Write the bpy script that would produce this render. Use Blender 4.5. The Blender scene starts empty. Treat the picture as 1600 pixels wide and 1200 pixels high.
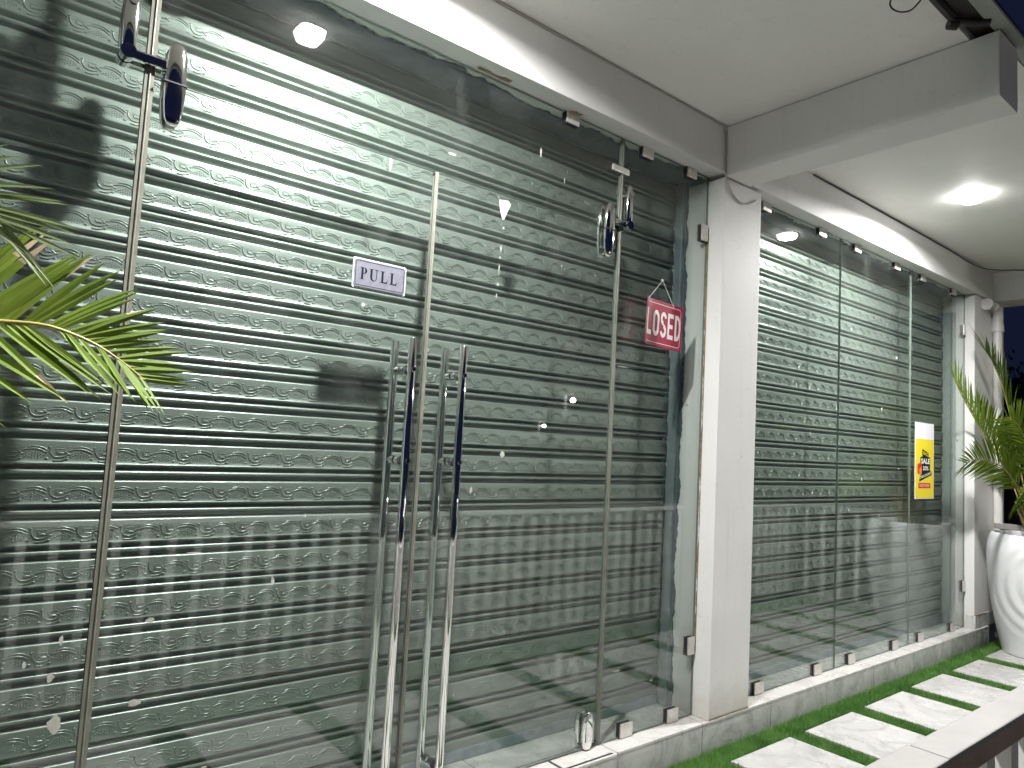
import bpy, math, random
import numpy as np
from math import sin, cos, pi, radians
from mathutils import Vector, Matrix
random.seed(7)
rng = np.random.default_rng(7)
S = bpy.context.scene

# ------------------------------------------------------------------ camera
CAM = Vector((0.0, -2.2, 1.29))
yaw, pit, rol = radians(38.92), radians(4.664), radians(3.119)
f_ = Vector((sin(yaw)*cos(pit), cos(yaw)*cos(pit), sin(pit)))
r0 = Vector((cos(yaw), -sin(yaw), 0)); u0 = r0.cross(f_)
r_ = cos(rol)*r0 + sin(rol)*u0
u_ = -sin(rol)*r0 + cos(rol)*u0
cd = bpy.data.cameras.new('camera'); cam = bpy.data.objects.new('camera', cd)
S.collection.objects.link(cam)
cam.matrix_world = Matrix(((r_.x, u_.x, -f_.x, CAM.x), (r_.y, u_.y, -f_.y, CAM.y), (r_.z, u_.z, -f_.z, CAM.z), (0, 0, 0, 1)))
cd.sensor_width = 36; cd.lens = 36*1108.1/1600; cd.clip_start = .05; cd.clip_end = 2000
S.camera = cam

# ------------------------------------------------------------------ world: last blue of dusk, sun already below the horizon
W = bpy.data.worlds.new('World'); S.world = W; W.use_nodes = True
wn = W.node_tree; wn.nodes.clear()
sky = wn.nodes.new('ShaderNodeTexSky'); sky.sky_type = 'NISHITA'; sky.sun_disc = False
sky.sun_elevation = radians(-4.5); sky.sun_rotation = radians(250); sky.ozone_density = 6
bgn = wn.nodes.new('ShaderNodeBackground'); bgn.inputs[1].default_value = 0.12
wo = wn.nodes.new('ShaderNodeOutputWorld')
navy = wn.nodes.new('ShaderNodeBackground'); navy.inputs[0].default_value = (.11, .16, .44, 1); navy.inputs[1].default_value = .026
addw = wn.nodes.new('ShaderNodeAddShader')
wn.links.new(sky.outputs[0], bgn.inputs[0]); wn.links.new(bgn.outputs[0], addw.inputs[0]); wn.links.new(navy.outputs[0], addw.inputs[1])
wn.links.new(addw.outputs[0], wo.inputs[0])
LAMP = 2950.0
S.view_settings.view_transform = 'Standard'; S.view_settings.look = 'None'
S.view_settings.exposure = 1.08; S.view_settings.gamma = 1
S.render.engine = 'CYCLES'
S.cycles.max_bounces = 10; S.cycles.transparent_max_bounces = 24
S.cycles.sample_clamp_indirect = 6
S.cycles.caustics_reflective = False

# ------------------------------------------------------------------ materials
class N:
    def __init__(s, name):
        s.m = bpy.data.materials.new(name); s.m.use_nodes = True
        s.t = s.m.node_tree; s.t.nodes.clear()
        s.out = s.n('ShaderNodeOutputMaterial')
    def n(s, typ, **kw):
        x = s.t.nodes.new(typ)
        for k, v in kw.items():
            if k.startswith('i_'):
                x.inputs[k[2:].replace('_', ' ')].default_value = v
            else: setattr(x, k, v)
        return x
    def l(s, a, b): s.t.links.new(a, b)
    def bsdf(s, col=(.8, .8, .8), rough=.5, metal=0, **kw):
        b = s.n('ShaderNodeBsdfPrincipled')
        b.inputs['Base Color'].default_value = (*col, 1); b.inputs['Roughness'].default_value = rough
        b.inputs['Metallic'].default_value = metal
        for k, v in kw.items(): b.inputs[k.replace('_', ' ')].default_value = v
        s.l(b.outputs[0], s.out.inputs[0]); s.b = b
        return b
    def coord(s, scale=(1, 1, 1)):
        g = s.n('ShaderNodeNewGeometry'); mp = s.n('ShaderNodeMapping'); mp.inputs['Scale'].default_value = scale
        s.l(g.outputs['Position'], mp.inputs[0]); return mp.outputs[0]
    def noise(s, scale, detail=4, rough=.55, vec=None, dist=0):
        x = s.n('ShaderNodeTexNoise'); x.inputs['Scale'].default_value = scale; x.inputs['Detail'].default_value = detail
        x.inputs['Roughness'].default_value = rough; x.inputs['Distortion'].default_value = dist
        s.l(vec if vec is not None else s.coord(), x.inputs['Vector']); return x.outputs['Fac']
    def ramp(s, fac, stops):
        r = s.n('ShaderNodeValToRGB'); e = r.color_ramp.elements
        while len(e) < len(stops): e.new(.5)
        for el, (p, c) in zip(e, stops): el.position = p; el.color = (*c, 1) if len(c) == 3 else c
        s.l(fac, r.inputs[0]); return r.outputs[0]
    def bump(s, h, strength, dist=.01):
        b = s.n('ShaderNodeBump'); b.inputs['Strength'].default_value = strength; b.inputs['Distance'].default_value = dist
        s.l(h, b.inputs['Height']); s.l(b.outputs[0], s.b.inputs['Normal'])
    def mix(s, fac, a, b):
        m = s.n('ShaderNodeMix'); m.data_type = 'RGBA'
        for v, k in ((fac, 0), (a, 6), (b, 7)):
            if hasattr(v, 'links'): s.l(v, m.inputs[k])
            else: m.inputs[k].default_value = v if k == 0 else (*v, 1)
        return m.outputs[2]
    def math(s, op, a, b=0.0):
        m = s.n('ShaderNodeMath'); m.operation = op
        for v, k in ((a, 0), (b, 1)):
            if hasattr(v, 'links'): s.l(v, m.inputs[k])
            else: m.inputs[k].default_value = v
        return m.outputs[0]

def simple(name, col, rough=.5, metal=0, var=.12, vscale=6, bump=0, bscale=60, rvar=0, **kw):
    k = N(name); k.bsdf(col, rough, metal, **kw)
    if var:
        n = k.noise(vscale, 5)
        a = tuple(c*(1-var) for c in col); b = tuple(min(1, c*(1+var*.6)) for c in col)
        k.l(k.ramp(n, [(.3, a), (.7, b)]), k.b.inputs['Base Color'])
    if rvar:
        n = k.noise(vscale*2.3, 5)
        k.l(k.ramp(n, [(.3, (max(0, rough-rvar),)*3), (.7, (rough+rvar,)*3)]), k.b.inputs['Roughness'])
    if bump: k.bump(k.noise(bscale, 4), bump)
    return k.m

def mat_paint(name, col, dirt):
    k = N(name); k.bsdf(col, .62)
    big = k.noise(1.6, 6, .6)
    c = k.ramp(big, [(.28, tuple(x*.93 for x in col)), (.62, col)])
    st = k.noise(1.0, 6, .7, k.coord((26, 26, 1.3)))            # faint vertical runs
    c = k.mix(k.math('MULTIPLY', k.ramp(st, [(.56, (0, 0, 0)), (.75, (1, 1, 1))]), .18), c, dirt)
    sp = k.noise(34, 3, .5)
    c = k.mix(k.math('MULTIPLY', k.ramp(sp, [(.70, (0, 0, 0)), (.76, (1, 1, 1))]), .35), c, dirt)
    g = k.n('ShaderNodeNewGeometry'); sx = k.n('ShaderNodeSeparateXYZ'); k.l(g.outputs['Position'], sx.inputs[0])
    low = k.ramp(k.math('ADD', k.math('MULTIPLY', sx.outputs[2], 2.2), k.math('MULTIPLY', k.noise(7, 5, .65), .5)), [(.30, (1, 1, 1)), (.62, (0, 0, 0))])
    c = k.mix(k.math('MULTIPLY', low, .5), c, dirt)
    hc = k.noise(2.3, 3, .5, None, 2.5)
    crack = k.ramp(k.math('ABSOLUTE', k.math('SUBTRACT', hc, .5)), [(0, (1, 1, 1)), (.0016, (0, 0, 0))])
    c = k.mix(k.math('MULTIPLY', crack, .25), c, dirt)
    k.l(c, k.b.inputs['Base Color'])
    k.bump(k.noise(85, 5, .7), .22, .004)
    return k.m

def mat_marble(name, base, vein, joint=None, scale=1.0):
    k = N(name); k.bsdf(base, .22)
    co = k.coord()
    n1 = k.noise(2.1*scale, 7, .62, co, 1.1)
    v1 = k.ramp(k.math('ABSOLUTE', k.math('SUBTRACT', n1, .5)), [(0, (1, 1, 1)), (.022, (.25, .25, .25)), (.07, (0, 0, 0))])
    n2 = k.noise(5.3*scale, 6, .6, co, .8)
    v2 = k.ramp(k.math('ABSOLUTE', k.math('SUBTRACT', n2, .46)), [(0, (1, 1, 1)), (.012, (.1, .1, .1)), (.03, (0, 0, 0))])
    cl = k.noise(1.3*scale, 4, .6, co)
    c = k.ramp(cl, [(.3, tuple(x*.86 for x in base)), (.6, base)])
    c = k.mix(k.math('MULTIPLY', v1, .5), c, vein)
    c = k.mix(k.math('MULTIPLY', v2, .12), c, vein)
    if joint:
        sx = k.n('ShaderNodeSeparateXYZ'); k.l(co, sx.inputs[0])
        fr = k.math('FRACT', k.math('DIVIDE', k.math('SUBTRACT', sx.outputs[0], joint[0]), joint[1]))
        jn = k.math('LESS_THAN', k.math('ABSOLUTE', k.math('SUBTRACT', fr, .5)), joint[2])
        c = k.mix(jn, c, (.10, .095, .085))
    k.l(c, k.b.inputs['Base Color'])
    k.l(k.ramp(k.noise(9, 5), [(.3, (.16,)*3), (.7, (.36,)*3)]), k.b.inputs['Roughness'])
    return k.m

def mat_glass(name, tint, base=.048):
    k = N(name)
    lw = k.n('ShaderNodeLayerWeight'); lw.inputs['Blend'].default_value = .5
    fr = k.math('ADD', k.math('MULTIPLY', k.math('POWER', lw.outputs['Facing'], 5.0), .92), base)
    tr = k.n('ShaderNodeBsdfTransparent'); tr.inputs[0].default_value = (*tint, 1)
    gl = k.n('ShaderNodeBsdfGlossy'); gl.inputs['Roughness'].default_value = 0; gl.inputs['Color'].default_value = (1, 1, 1, 1)
    mx = k.n('ShaderNodeMixShader'); k.l(fr, mx.inputs[0]); k.l(tr.outputs[0], mx.inputs[1]); k.l(gl.outputs[0], mx.inputs[2])
    # thin film of dust and wiped smears on the glass
    df = k.n('ShaderNodeBsdfDiffuse'); df.inputs[0].default_value = (.62, .64, .62, 1)
    d1 = k.noise(3.2, 7, .7, k.coord((1, 1, .55)), .6)
    d2 = k.noise(190, 2, .5)
    dm = k.math('ADD', k.math('MULTIPLY', k.ramp(d1, [(.5, (0, 0, 0)), (.8, (1, 1, 1))]), .030),
                k.math('MULTIPLY', k.ramp(d2, [(.72, (0, 0, 0)), (.78, (1, 1, 1))]), .05))
    dm = k.math('ADD', dm, .003)
    m2 = k.n('ShaderNodeMixShader'); k.l(dm, m2.inputs[0]); k.l(mx.outputs[0], m2.inputs[1]); k.l(df.outputs[0], m2.inputs[2])
    k.l(m2.outputs[0], k.out.inputs[0])
    return k.m

def mat_steel(name):
    k = N(name); k.bsdf((.5, .54, .51), .4, .48)
    co = k.coord((3, 3, 26)); n = k.noise(2.2, 6, .65, co)
    c = k.ramp(n, [(.25, (.24, .27, .245)), (.7, (.295, .325, .297))])
    sp = k.noise(60, 3, .6)
    c = k.mix(k.math('MULTIPLY', k.ramp(sp, [(.66, (0, 0, 0)), (.74, (1, 1, 1))]), .3), c, (.33, .34, .31))
    k.l(c, k.b.inputs['Base Color'])
    k.l(k.ramp(k.noise(4.1, 6, .6, k.coord((2, 2, 5))), [(.3, (.32,)*3), (.7, (.39,)*3)]), k.b.inputs['Roughness'])
    return k.m

def mat_leaf(name, a, b):
    k = N(name)
    d = k.bsdf(a, .6, 0, Specular_IOR_Level=.22); n = k.noise(7, 4)
    c = k.ramp(n, [(.3, a), (.7, b)])
    k.l(c, d.inputs['Base Color'])
    tl = k.n('ShaderNodeBsdfTranslucent'); k.l(c, tl.inputs[0])
    m = k.n('ShaderNodeMixShader'); m.inputs[0].default_value = .3
    k.l(d.outputs[0], m.inputs[1]); k.l(tl.outputs[0], m.inputs[2]); k.l(m.outputs[0], k.out.inputs[0])
    return k.m

def mat_emit(name, col, strength):
    k = N(name); e = k.n('ShaderNodeEmission'); e.inputs[0].default_value = (*col, 1); e.inputs[1].default_value = strength
    k.l(e.outputs[0], k.out.inputs[0]); return k.m

M = {}
M['wall'] = mat_paint('white_wall_paint', (.77, .765, .745), (.45, .40, .33))
M['ceiling'] = mat_paint('white_ceiling_paint', (.90, .885, .86), (.55, .5, .42))
M['raw'] = simple('shaded_unpainted_render', (.10, .125, .15), .85, var=.3, vscale=14, bump=.3)  # bare render, with shade under the beam put into its dark tone
M['stain'] = simple('rusty_brown_sealant', (.30, .22, .13), .7, var=.45, vscale=25)
M['sill'] = mat_marble('sill_marble', (.64, .63, .60), (.42, .40, .38), (3.281, .6, .003))
M['riser'] = mat_marble('riser_marble', (.60, .60, .58), (.22, .22, .22), (2.98-.3, .6, .0035), 1.5)
M['paver'] = mat_marble('paver_marble', (.56, .555, .535), (.26, .25, .245), None, 1.15)
M['glass'] = mat_glass('clear_glass', (.925, .955, .94))
M['edge'] = simple('polished_glass_edge', (.20, .25, .215), .2, var=.2, vscale=20, Transmission_Weight=.15)
M['strip'] = simple('clear_seal_strip', (.17, .17, .14), .35, var=.25, vscale=18)
M['steel'] = mat_steel('embossed_galvanised_steel')
M['rail_steel'] = simple('shutter_guide_steel', (.30, .35, .38), .5, .5, var=.25, vscale=12)
M['chrome'] = simple('polished_chrome', (.80, .79, .78), .06, 1, var=.05, rvar=.03)
M['clip'] = simple('satin_metal_clip', (.70, .67, .63), .32, .55, var=.15, vscale=40)
M['gasket'] = simple('dark_gasket', (.03, .03, .035), .6, var=0)
M['turf'] = mat_leaf('artificial_turf', (.085, .22, .045), (.19, .38, .10))
M['turf_base'] = simple('turf_backing', (.03, .075, .018), .9, var=.4, vscale=40)
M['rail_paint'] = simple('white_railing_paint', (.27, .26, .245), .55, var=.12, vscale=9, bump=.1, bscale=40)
M['baluster_paint'] = simple('white_baluster_paint', (.80, .79, .76), .4, var=.05)
M['rail_side'] = simple('shade_brown_railing_edge', (.40, .28, .22), .55, var=.3, vscale=12)  # brown stands for the shade on the rail's outer side
M['pot'] = simple('white_glazed_planter', (.74, .75, .76), .42, var=.04, vscale=4)
M['soil'] = simple('potting_soil', (.035, .024, .016), .95, var=.5, vscale=60, bump=.8, bscale=90)
M['leaf'] = mat_leaf('palm_leaf', (.11, .19, .016), (.21, .30, .03))
M['leaf_pale'] = mat_leaf('pale_palm_leaf', (.20, .27, .12), (.30, .36, .17))
M['rachis'] = simple('palm_leaf_stalk', (.42, .36, .10), .45, var=.3, vscale=12)
M['dry'] = simple('dry_leaf_tip', (.42, .33, .20), .7, var=.3)
M['stem'] = simple('palm_stem', (.30, .24, .07), .5, var=.45, vscale=18)
M['pvc'] = simple('white_drain_pvc', (.72, .71, .68), .35, var=.1)
M['cable'] = simple('white_cable', (.45, .42, .38), .5, var=.2)
M['dark_cable'] = simple('dark_cable', (.05, .045, .04), .6, var=.2)
M['dark_metal'] = simple('dark_painted_metal', (.035, .03, .032), .5, var=.2)
M['gutter'] = simple('grey_fascia', (.36, .38, .35), .6, var=.15)
M['lamp_base'] = simple('white_lamp_housing', (.75, .75, .74), .4, var=0)
M['lamp'] = mat_emit('lit_lamp_diffuser', (1.0, .99, .97), LAMP)
M['lamp_rim'] = mat_emit('lit_lamp_rim', (1.0, .99, .97), 30)
M['street_glow'] = mat_emit('lit_street_lamp', (1.0, .96, .88), 1100)
M['plate'] = simple('brushed_silver_plate', (.17, .17, .205), .42, .25, var=.14, vscale=60)
M['ink'] = simple('dark_ink', (.010, .012, .02), .8, var=0, Specular_IOR_Level=.1)
M['acrylic'] = simple('clear_acrylic_backing', (.55, .60, .56), .15, var=.1)
M['red'] = simple('red_plastic_sign', (.38, .012, .05), .35, var=.08)
M['white'] = simple('white_print', (.78, .77, .74), .5, var=.05)
M['yellow'] = simple('yellow_poster_print', (.80, .66, .03), .45, var=.05)
M['poster_red'] = simple('red_poster_print', (.62, .03, .035), .45, var=.05)
M['orange'] = simple('orange_poster_print', (.80, .25, .03), .45, var=.05)
M['paper'] = simple('white_poster_paper', (.78, .78, .84), .5, var=.03)
M['residue'] = simple('dried_paint_smear', (.42, .42, .37), .8, var=.25, vscale=50)
M['ground'] = simple('dark_earth_ground', (.24, .225, .20), .95, var=.4, vscale=.8)
M['floor'] = simple('cement_floor', (.22, .21, .20), .8, var=.2)
M['bark'] = simple('tree_bark', (.08, .06, .045), .9, var=.3)
M['tree'] = simple('night_foliage', (.035, .06, .025), .7, var=.4, vscale=3)

M['guide_painted'] = simple('painted_shutter_guide', (.46, .49, .48), .6, var=.15)
# ------------------------------------------------------------------ mesh helper
class MB:
    def __init__(s): s.v = []; s.f = []; s.m = []; s.sm = []
    def add(s, vs, fs, mi=0, smooth=False):
        o = len(s.v); s.v += [tuple(x) for x in vs]
        for f in fs: s.f.append(tuple(i+o for i in f)); s.m.append(mi); s.sm.append(smooth)
    def box(s, x0, x1, y0, y1, z0, z1, mi=0, bev=0):
        if bev <= 0:
            v = [(x, y, z) for z in (z0, z1) for y in (y0, y1) for x in (x0, x1)]
            s.add(v, [(0, 2, 3, 1), (4, 5, 7, 6), (0, 1, 5, 4), (2, 6, 7, 3), (0, 4, 6, 2), (1, 3, 7, 5)], mi); return
        import bmesh
        b = bmesh.new(); bmesh.ops.create_cube(b, size=1)
        for q in b.verts: q.co = Vector(((x0+x1)/2+q.co.x*(x1-x0), (y0+y1)/2+q.co.y*(y1-y0), (z0+z1)/2+q.co.z*(z1-z0)))
        bmesh.ops.bevel(b, geom=b.edges[:], offset=bev, segments=2, affect='EDGES', profile=.6)
        b.verts.index_update()
        s.add([q.co[:] for q in b.verts], [[q.index for q in f.verts] for f in b.faces], mi, False); b.free()
    def prism(s, poly, fn, d, mi=0, side=None):
        # poly in 2D -> fn(u, v, w) with w = 0 .. d
        n = len(poly); a = [fn(u, v, 0) for u, v in poly]; b = [fn(u, v, d) for u, v in poly]
        s.add(a+b, [tuple(range(n))[::-1], tuple(range(n, 2*n))], mi)
        s.add(a+b, [(i, (i+1) % n, (i+1) % n+n, i+n) for i in range(n)], mi if side is None else side)
    def tube(s, pts, r, seg=10, mi=0, cap=True, smooth=True):
        pts = [Vector(p) for p in pts]; n = len(pts); R = r if hasattr(r, '__len__') else [r]*n
        vs = []; up = None
        for i, p in enumerate(pts):
            t = (pts[min(i+1, n-1)]-pts[max(i-1, 0)]).normalized()
            if up is None: up = Vector((0, 0, 1)) if abs(t.z) < .9 else Vector((1, 0, 0))
            a = (up - t*up.dot(t)).normalized(); b = t.cross(a); up = a
            for k in range(seg):
                q = 2*pi*k/seg; vs.append(p+(a*cos(q)+b*sin(q))*R[i])
        fs = [(i*seg+k, i*seg+(k+1) % seg, (i+1)*seg+(k+1) % seg, (i+1)*seg+k) for i in range(n-1) for k in range(seg)]
        s.add(vs, fs, mi, smooth)
        if cap: s.add(vs[:seg], [tuple(range(seg))[::-1]], mi); s.add(vs[-seg:], [tuple(range(seg))], mi)
    def lathe(s, prof, c, seg=32, mi=0, fn=None):
        vs = []
        for r, z in prof:
            for k in range(seg):
                t = 2*pi*k/seg; rr = fn(r, t, z) if fn else r
                vs.append((c[0]+rr*cos(t), c[1]+rr*sin(t), c[2]+z))
        fs = [(i*seg+k, i*seg+(k+1) % seg, (i+1)*seg+(k+1) % seg, (i+1)*seg+k) for i in range(len(prof)-1) for k in range(seg)]
        s.add(vs, fs, mi, True)
    def capsule(s, c, hx, hy, hz, seg=20, rings=14, p=.55, mi=0, cut=None):
        # rounded, bullet-like fitting: superellipsoid
        vs = []; fs = []
        sg = lambda x, e: math.copysign(abs(x)**e, x)
        for i in range(rings+1):
            a = -pi/2+pi*i/rings
            for k in range(seg):
                t = 2*pi*k/seg
                vs.append((c[0]+hx*sg(cos(a), p)*sg(cos(t), .8), c[1]+hy*sg(cos(a), p)*sg(sin(t), .8), c[2]+hz*sg(sin(a), .9)))
        for i in range(rings):
            for k in range(seg):
                fs.append((i*seg+k, i*seg+(k+1) % seg, (i+1)*seg+(k+1) % seg, (i+1)*seg+k))
        s.add(vs, fs, mi, True)

def P(o, label=None, cat=None, group=None, kind=None):
    if label: o['label'] = label
    if cat: o['category'] = cat
    if group: o['group'] = group
    if kind: o['kind'] = kind
    return o
def thing(name, loc, label, cat, group=None):
    o = bpy.data.objects.new(name, None); o.empty_display_size = .1; S.collection.objects.link(o)
    o.location = loc; return P(o, label, cat, group)
def org(o):
    v = Vector((0, 0, 0))
    while o: v += o.location; o = o.parent
    return v
def part(name, mb, mats, parent=None, label=None):
    me = bpy.data.meshes.new(name); o = org(parent)
    vs = [(x-o.x, y-o.y, z-o.z) for x, y, z in mb.v]
    me.from_pydata(vs, [], mb.f)
    for m in (mats if isinstance(mats, list) else [mats]): me.materials.append(m)
    me.polygons.foreach_set('material_index', mb.m); me.polygons.foreach_set('use_smooth', mb.sm)
    me.update()
    ob = bpy.data.objects.new(name, me); S.collection.objects.link(ob)
    if parent: ob.parent = parent
    if label: ob['label'] = label
    return ob
def np_part(name, V, F, mats, parent=None, smooth=True, mi=None):
    # fast path: V (n,3) world coords, F (m,k) equal-sized faces
    me = bpy.data.meshes.new(name); o = org(parent); V = V-np.array(o)
    k = F.shape[1]
    me.vertices.add(len(V)); me.vertices.foreach_set('co', V.astype(np.float32).ravel())
    me.loops.add(F.size); me.loops.foreach_set('vertex_index', F.astype(np.int32).ravel())
    me.polygons.add(len(F)); me.polygons.foreach_set('loop_start', np.arange(0, F.size, k, dtype=np.int32))
    me.polygons.foreach_set('use_smooth', np.full(len(F), smooth))
    for m in (mats if isinstance(mats, list) else [mats]): me.materials.append(m)
    if mi is not None: me.polygons.foreach_set('material_index', mi.astype(np.int32))
    me.update(calc_edges=True); me.validate()
    ob = bpy.data.objects.new(name, me); S.collection.objects.link(ob)
    if parent: ob.parent = parent
    return ob
def copy_tree(o, parent=None):
    c = o.copy(); S.collection.objects.link(c)
    if parent: c.parent = parent
    for ch in list(o.children): copy_tree(ch, c)
    return c

FL = -.14                                                    # walkway floor level, sill top is z = 0
# ------------------------------------------------------------------ setting
b = MB(); n = 40
b.add([(-400, -400, -.5), (400, -400, -.5), (400, 400, -.5), (-400, 400, -.5)], [(0, 1, 2, 3)])
P(part('ground', b, M['ground']), kind='structure')
b = MB(); b.box(-4, 7.6, -1.95, -.112, -.5, -.165)
P(part('floor', b, M['floor']), kind='structure')

# ------------------------------------------------------------------ building
B = thing('shop_building', (3.2, .3, FL), 'white painted shopfront veranda with square column, beams and marble sill', 'building')
def ragged_strip(x0, x1, y_edge, y_back, z, amp, seed):
    rr = random.Random(seed); k = int(abs(x1-x0)/.012); e = []; a = 0
    for i in range(k+1):
        a = a*.86+rr.uniform(-1, 1)*amp*.5
        e.append((x0+(x1-x0)*i/k, y_edge+a))
    vs = [(x, y, z) for x, y in e]+[(x, y_back, z) for x, y in e]
    return vs, [(i, i+1, i+1+k+1, i+k+1) for i in range(k)]
# columns
b = MB(); b.box(3.025, 3.362, -.1, .36, .001, 2.7035, bev=.004)
col = part('column', b, M['wall'], B)
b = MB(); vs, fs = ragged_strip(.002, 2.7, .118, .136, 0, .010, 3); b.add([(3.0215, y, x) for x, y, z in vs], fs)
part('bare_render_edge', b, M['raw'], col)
b = MB(); vs, fs = ragged_strip(.3, 2.45, -.006, -.0135, 0, .006, 5); b.add([(3.0225, y, x) for x, y, z in vs], fs)
vs, fs = ragged_strip(3.03, 3.36, .004, .012, 0, .004, 6); b.add([(x, -.1035, y-.002) for x, y, z in vs], fs)
part('sealant_line', b, M['stain'], col)
b = MB(); b.box(-.63, -.285, -.1, .36, .001, 2.7035, bev=.004)
part('column', b, M['wall'], B)
b = MB(); b.box(6.6, 7.31, -.075, .36, .001, 2.72, bev=.004)
fc = part('column', b, M['wall'], B)
b = MB(); b.box(6.592, 6.80, -.088, -.0755, .0, .105, bev=.002); b.box(6.588, 6.5995, -.088, -.02, .0, .105, bev=.002)
b.box(6.805, 7.31, -.083, -.0755, .0, .105, bev=.002)
part('skirting', b, M['riser'], fc)
b = MB(); b.box(6.592, 6.80, -.09, -.0755, .1055, .112)
part('sealant_line', b, M['stain'], fc)
b = MB(); vs, fs = ragged_strip(.002, 2.7, .06, .2, 0, .004, 8); b.add([(6.5965, y, x) for x, y, z in vs], fs)
part('bare_render_edge', b, simple('thin_primer_coat', (.50, .53, .52), .7, var=.15), fc)
# beams and ceiling
b = MB(); b.box(-1.6, 6.965, -.1, .36, 2.7255, 2.968, bev=.004)
fb = part('facade_beam', b, M['wall'], B)
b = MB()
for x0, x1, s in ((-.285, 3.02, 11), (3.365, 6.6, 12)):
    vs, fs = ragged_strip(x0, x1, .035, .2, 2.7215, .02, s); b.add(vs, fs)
part('shaded_unpainted_soffit', b, M['raw'], fb)  # bare strip behind the ragged paint edge, beam shadow included in its colour
for x0, x1, s in ((1.50, 1.66, 21), (2.0, 2.06, 22), (3.5, 3.54, 23)):
    b = MB(); vs, fs = ragged_strip(x0, x1, -.035, -.02, 2.7225, .014, s); b.add(vs, fs)
    part('rust_stain', b, M['stain'], fb)
b = MB(); b.box(3.0265, 3.235, -1.31, -.102, 2.705, 2.967, bev=.004)
part('cross_beam', b, M['wall'], B)
b = MB(); b.box(6.97, 7.30, -1.35, .36, 2.7215, 2.967, bev=.004)
part('end_beam', b, M['wall'], B)
b = MB(); b.box(-1.6, 3.13, -1.205, .36, 2.9705, 3.12); b.box(3.1305, 7.31, -1.285, .36, 2.9705, 2.9995)
part('ceiling', b, M['ceiling'], B)
# eave: trim bar, soffit board, fascia
b = MB(); b.box(-1.6, 2.845, -1.222, -1.2055, 2.955, 2.985)
b.tube([(2.84, -1.213, 2.965), (2.88, -1.235, 2.968), (2.92, -1.265, 2.97), (2.95, -1.30, 2.97)], .014, 8)
b.tube([(2.83, -1.20, 2.95), (2.858, -1.22, 2.95)], .018, 8)
part('eave_bracket', b, M['dark_metal'], B)
b = MB(); b.box(-1.6, 3.128, -1.288, -1.2225, 2.99, 3.0)
part('eave_soffit', b, M['dark_metal'], B)
b = MB(); b.box(-1.6, 8.5, -1.345, -1.2885, 2.975, 2.988)
part('fascia_board', b, M['gutter'], B)
b = MB(); b.box(-1.6, 8.5, -1.343, -1.21, 3.001, 3.006); b.box(-1.6, 7.6, -1.20, .5, 3.125, 3.14)
part('roof_sheet', b, M['dark_metal'], B)
# back wall above / behind shutters and left return
b = MB(); b.box(-1.6, 7.3, .365, .5, FL, 3.12); b.box(-1.6, -.635, -.1, .36, FL, 2.72)
part('back_wall', b, M['wall'], B)
# sill and riser
b = MB(); b.box(2.374, 6.86, -.1, .36, -.012, 0, bev=.0015); b.box(-1.6, 2.372, -.108, .36, -.012, 0, bev=.0015)
sill = part('sill', b, M['sill'], B)
b = MB(); b.box(2.374, 6.86, -.0985, -.088, -.45, -.0125); b.box(-1.6, 2.372, -.1065, -.092, -.45, -.0125)
b.box(6.845, 6.858, -.0875, .2, -.45, -.0125)
part('sill_riser', b, M['riser'], B)

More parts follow.
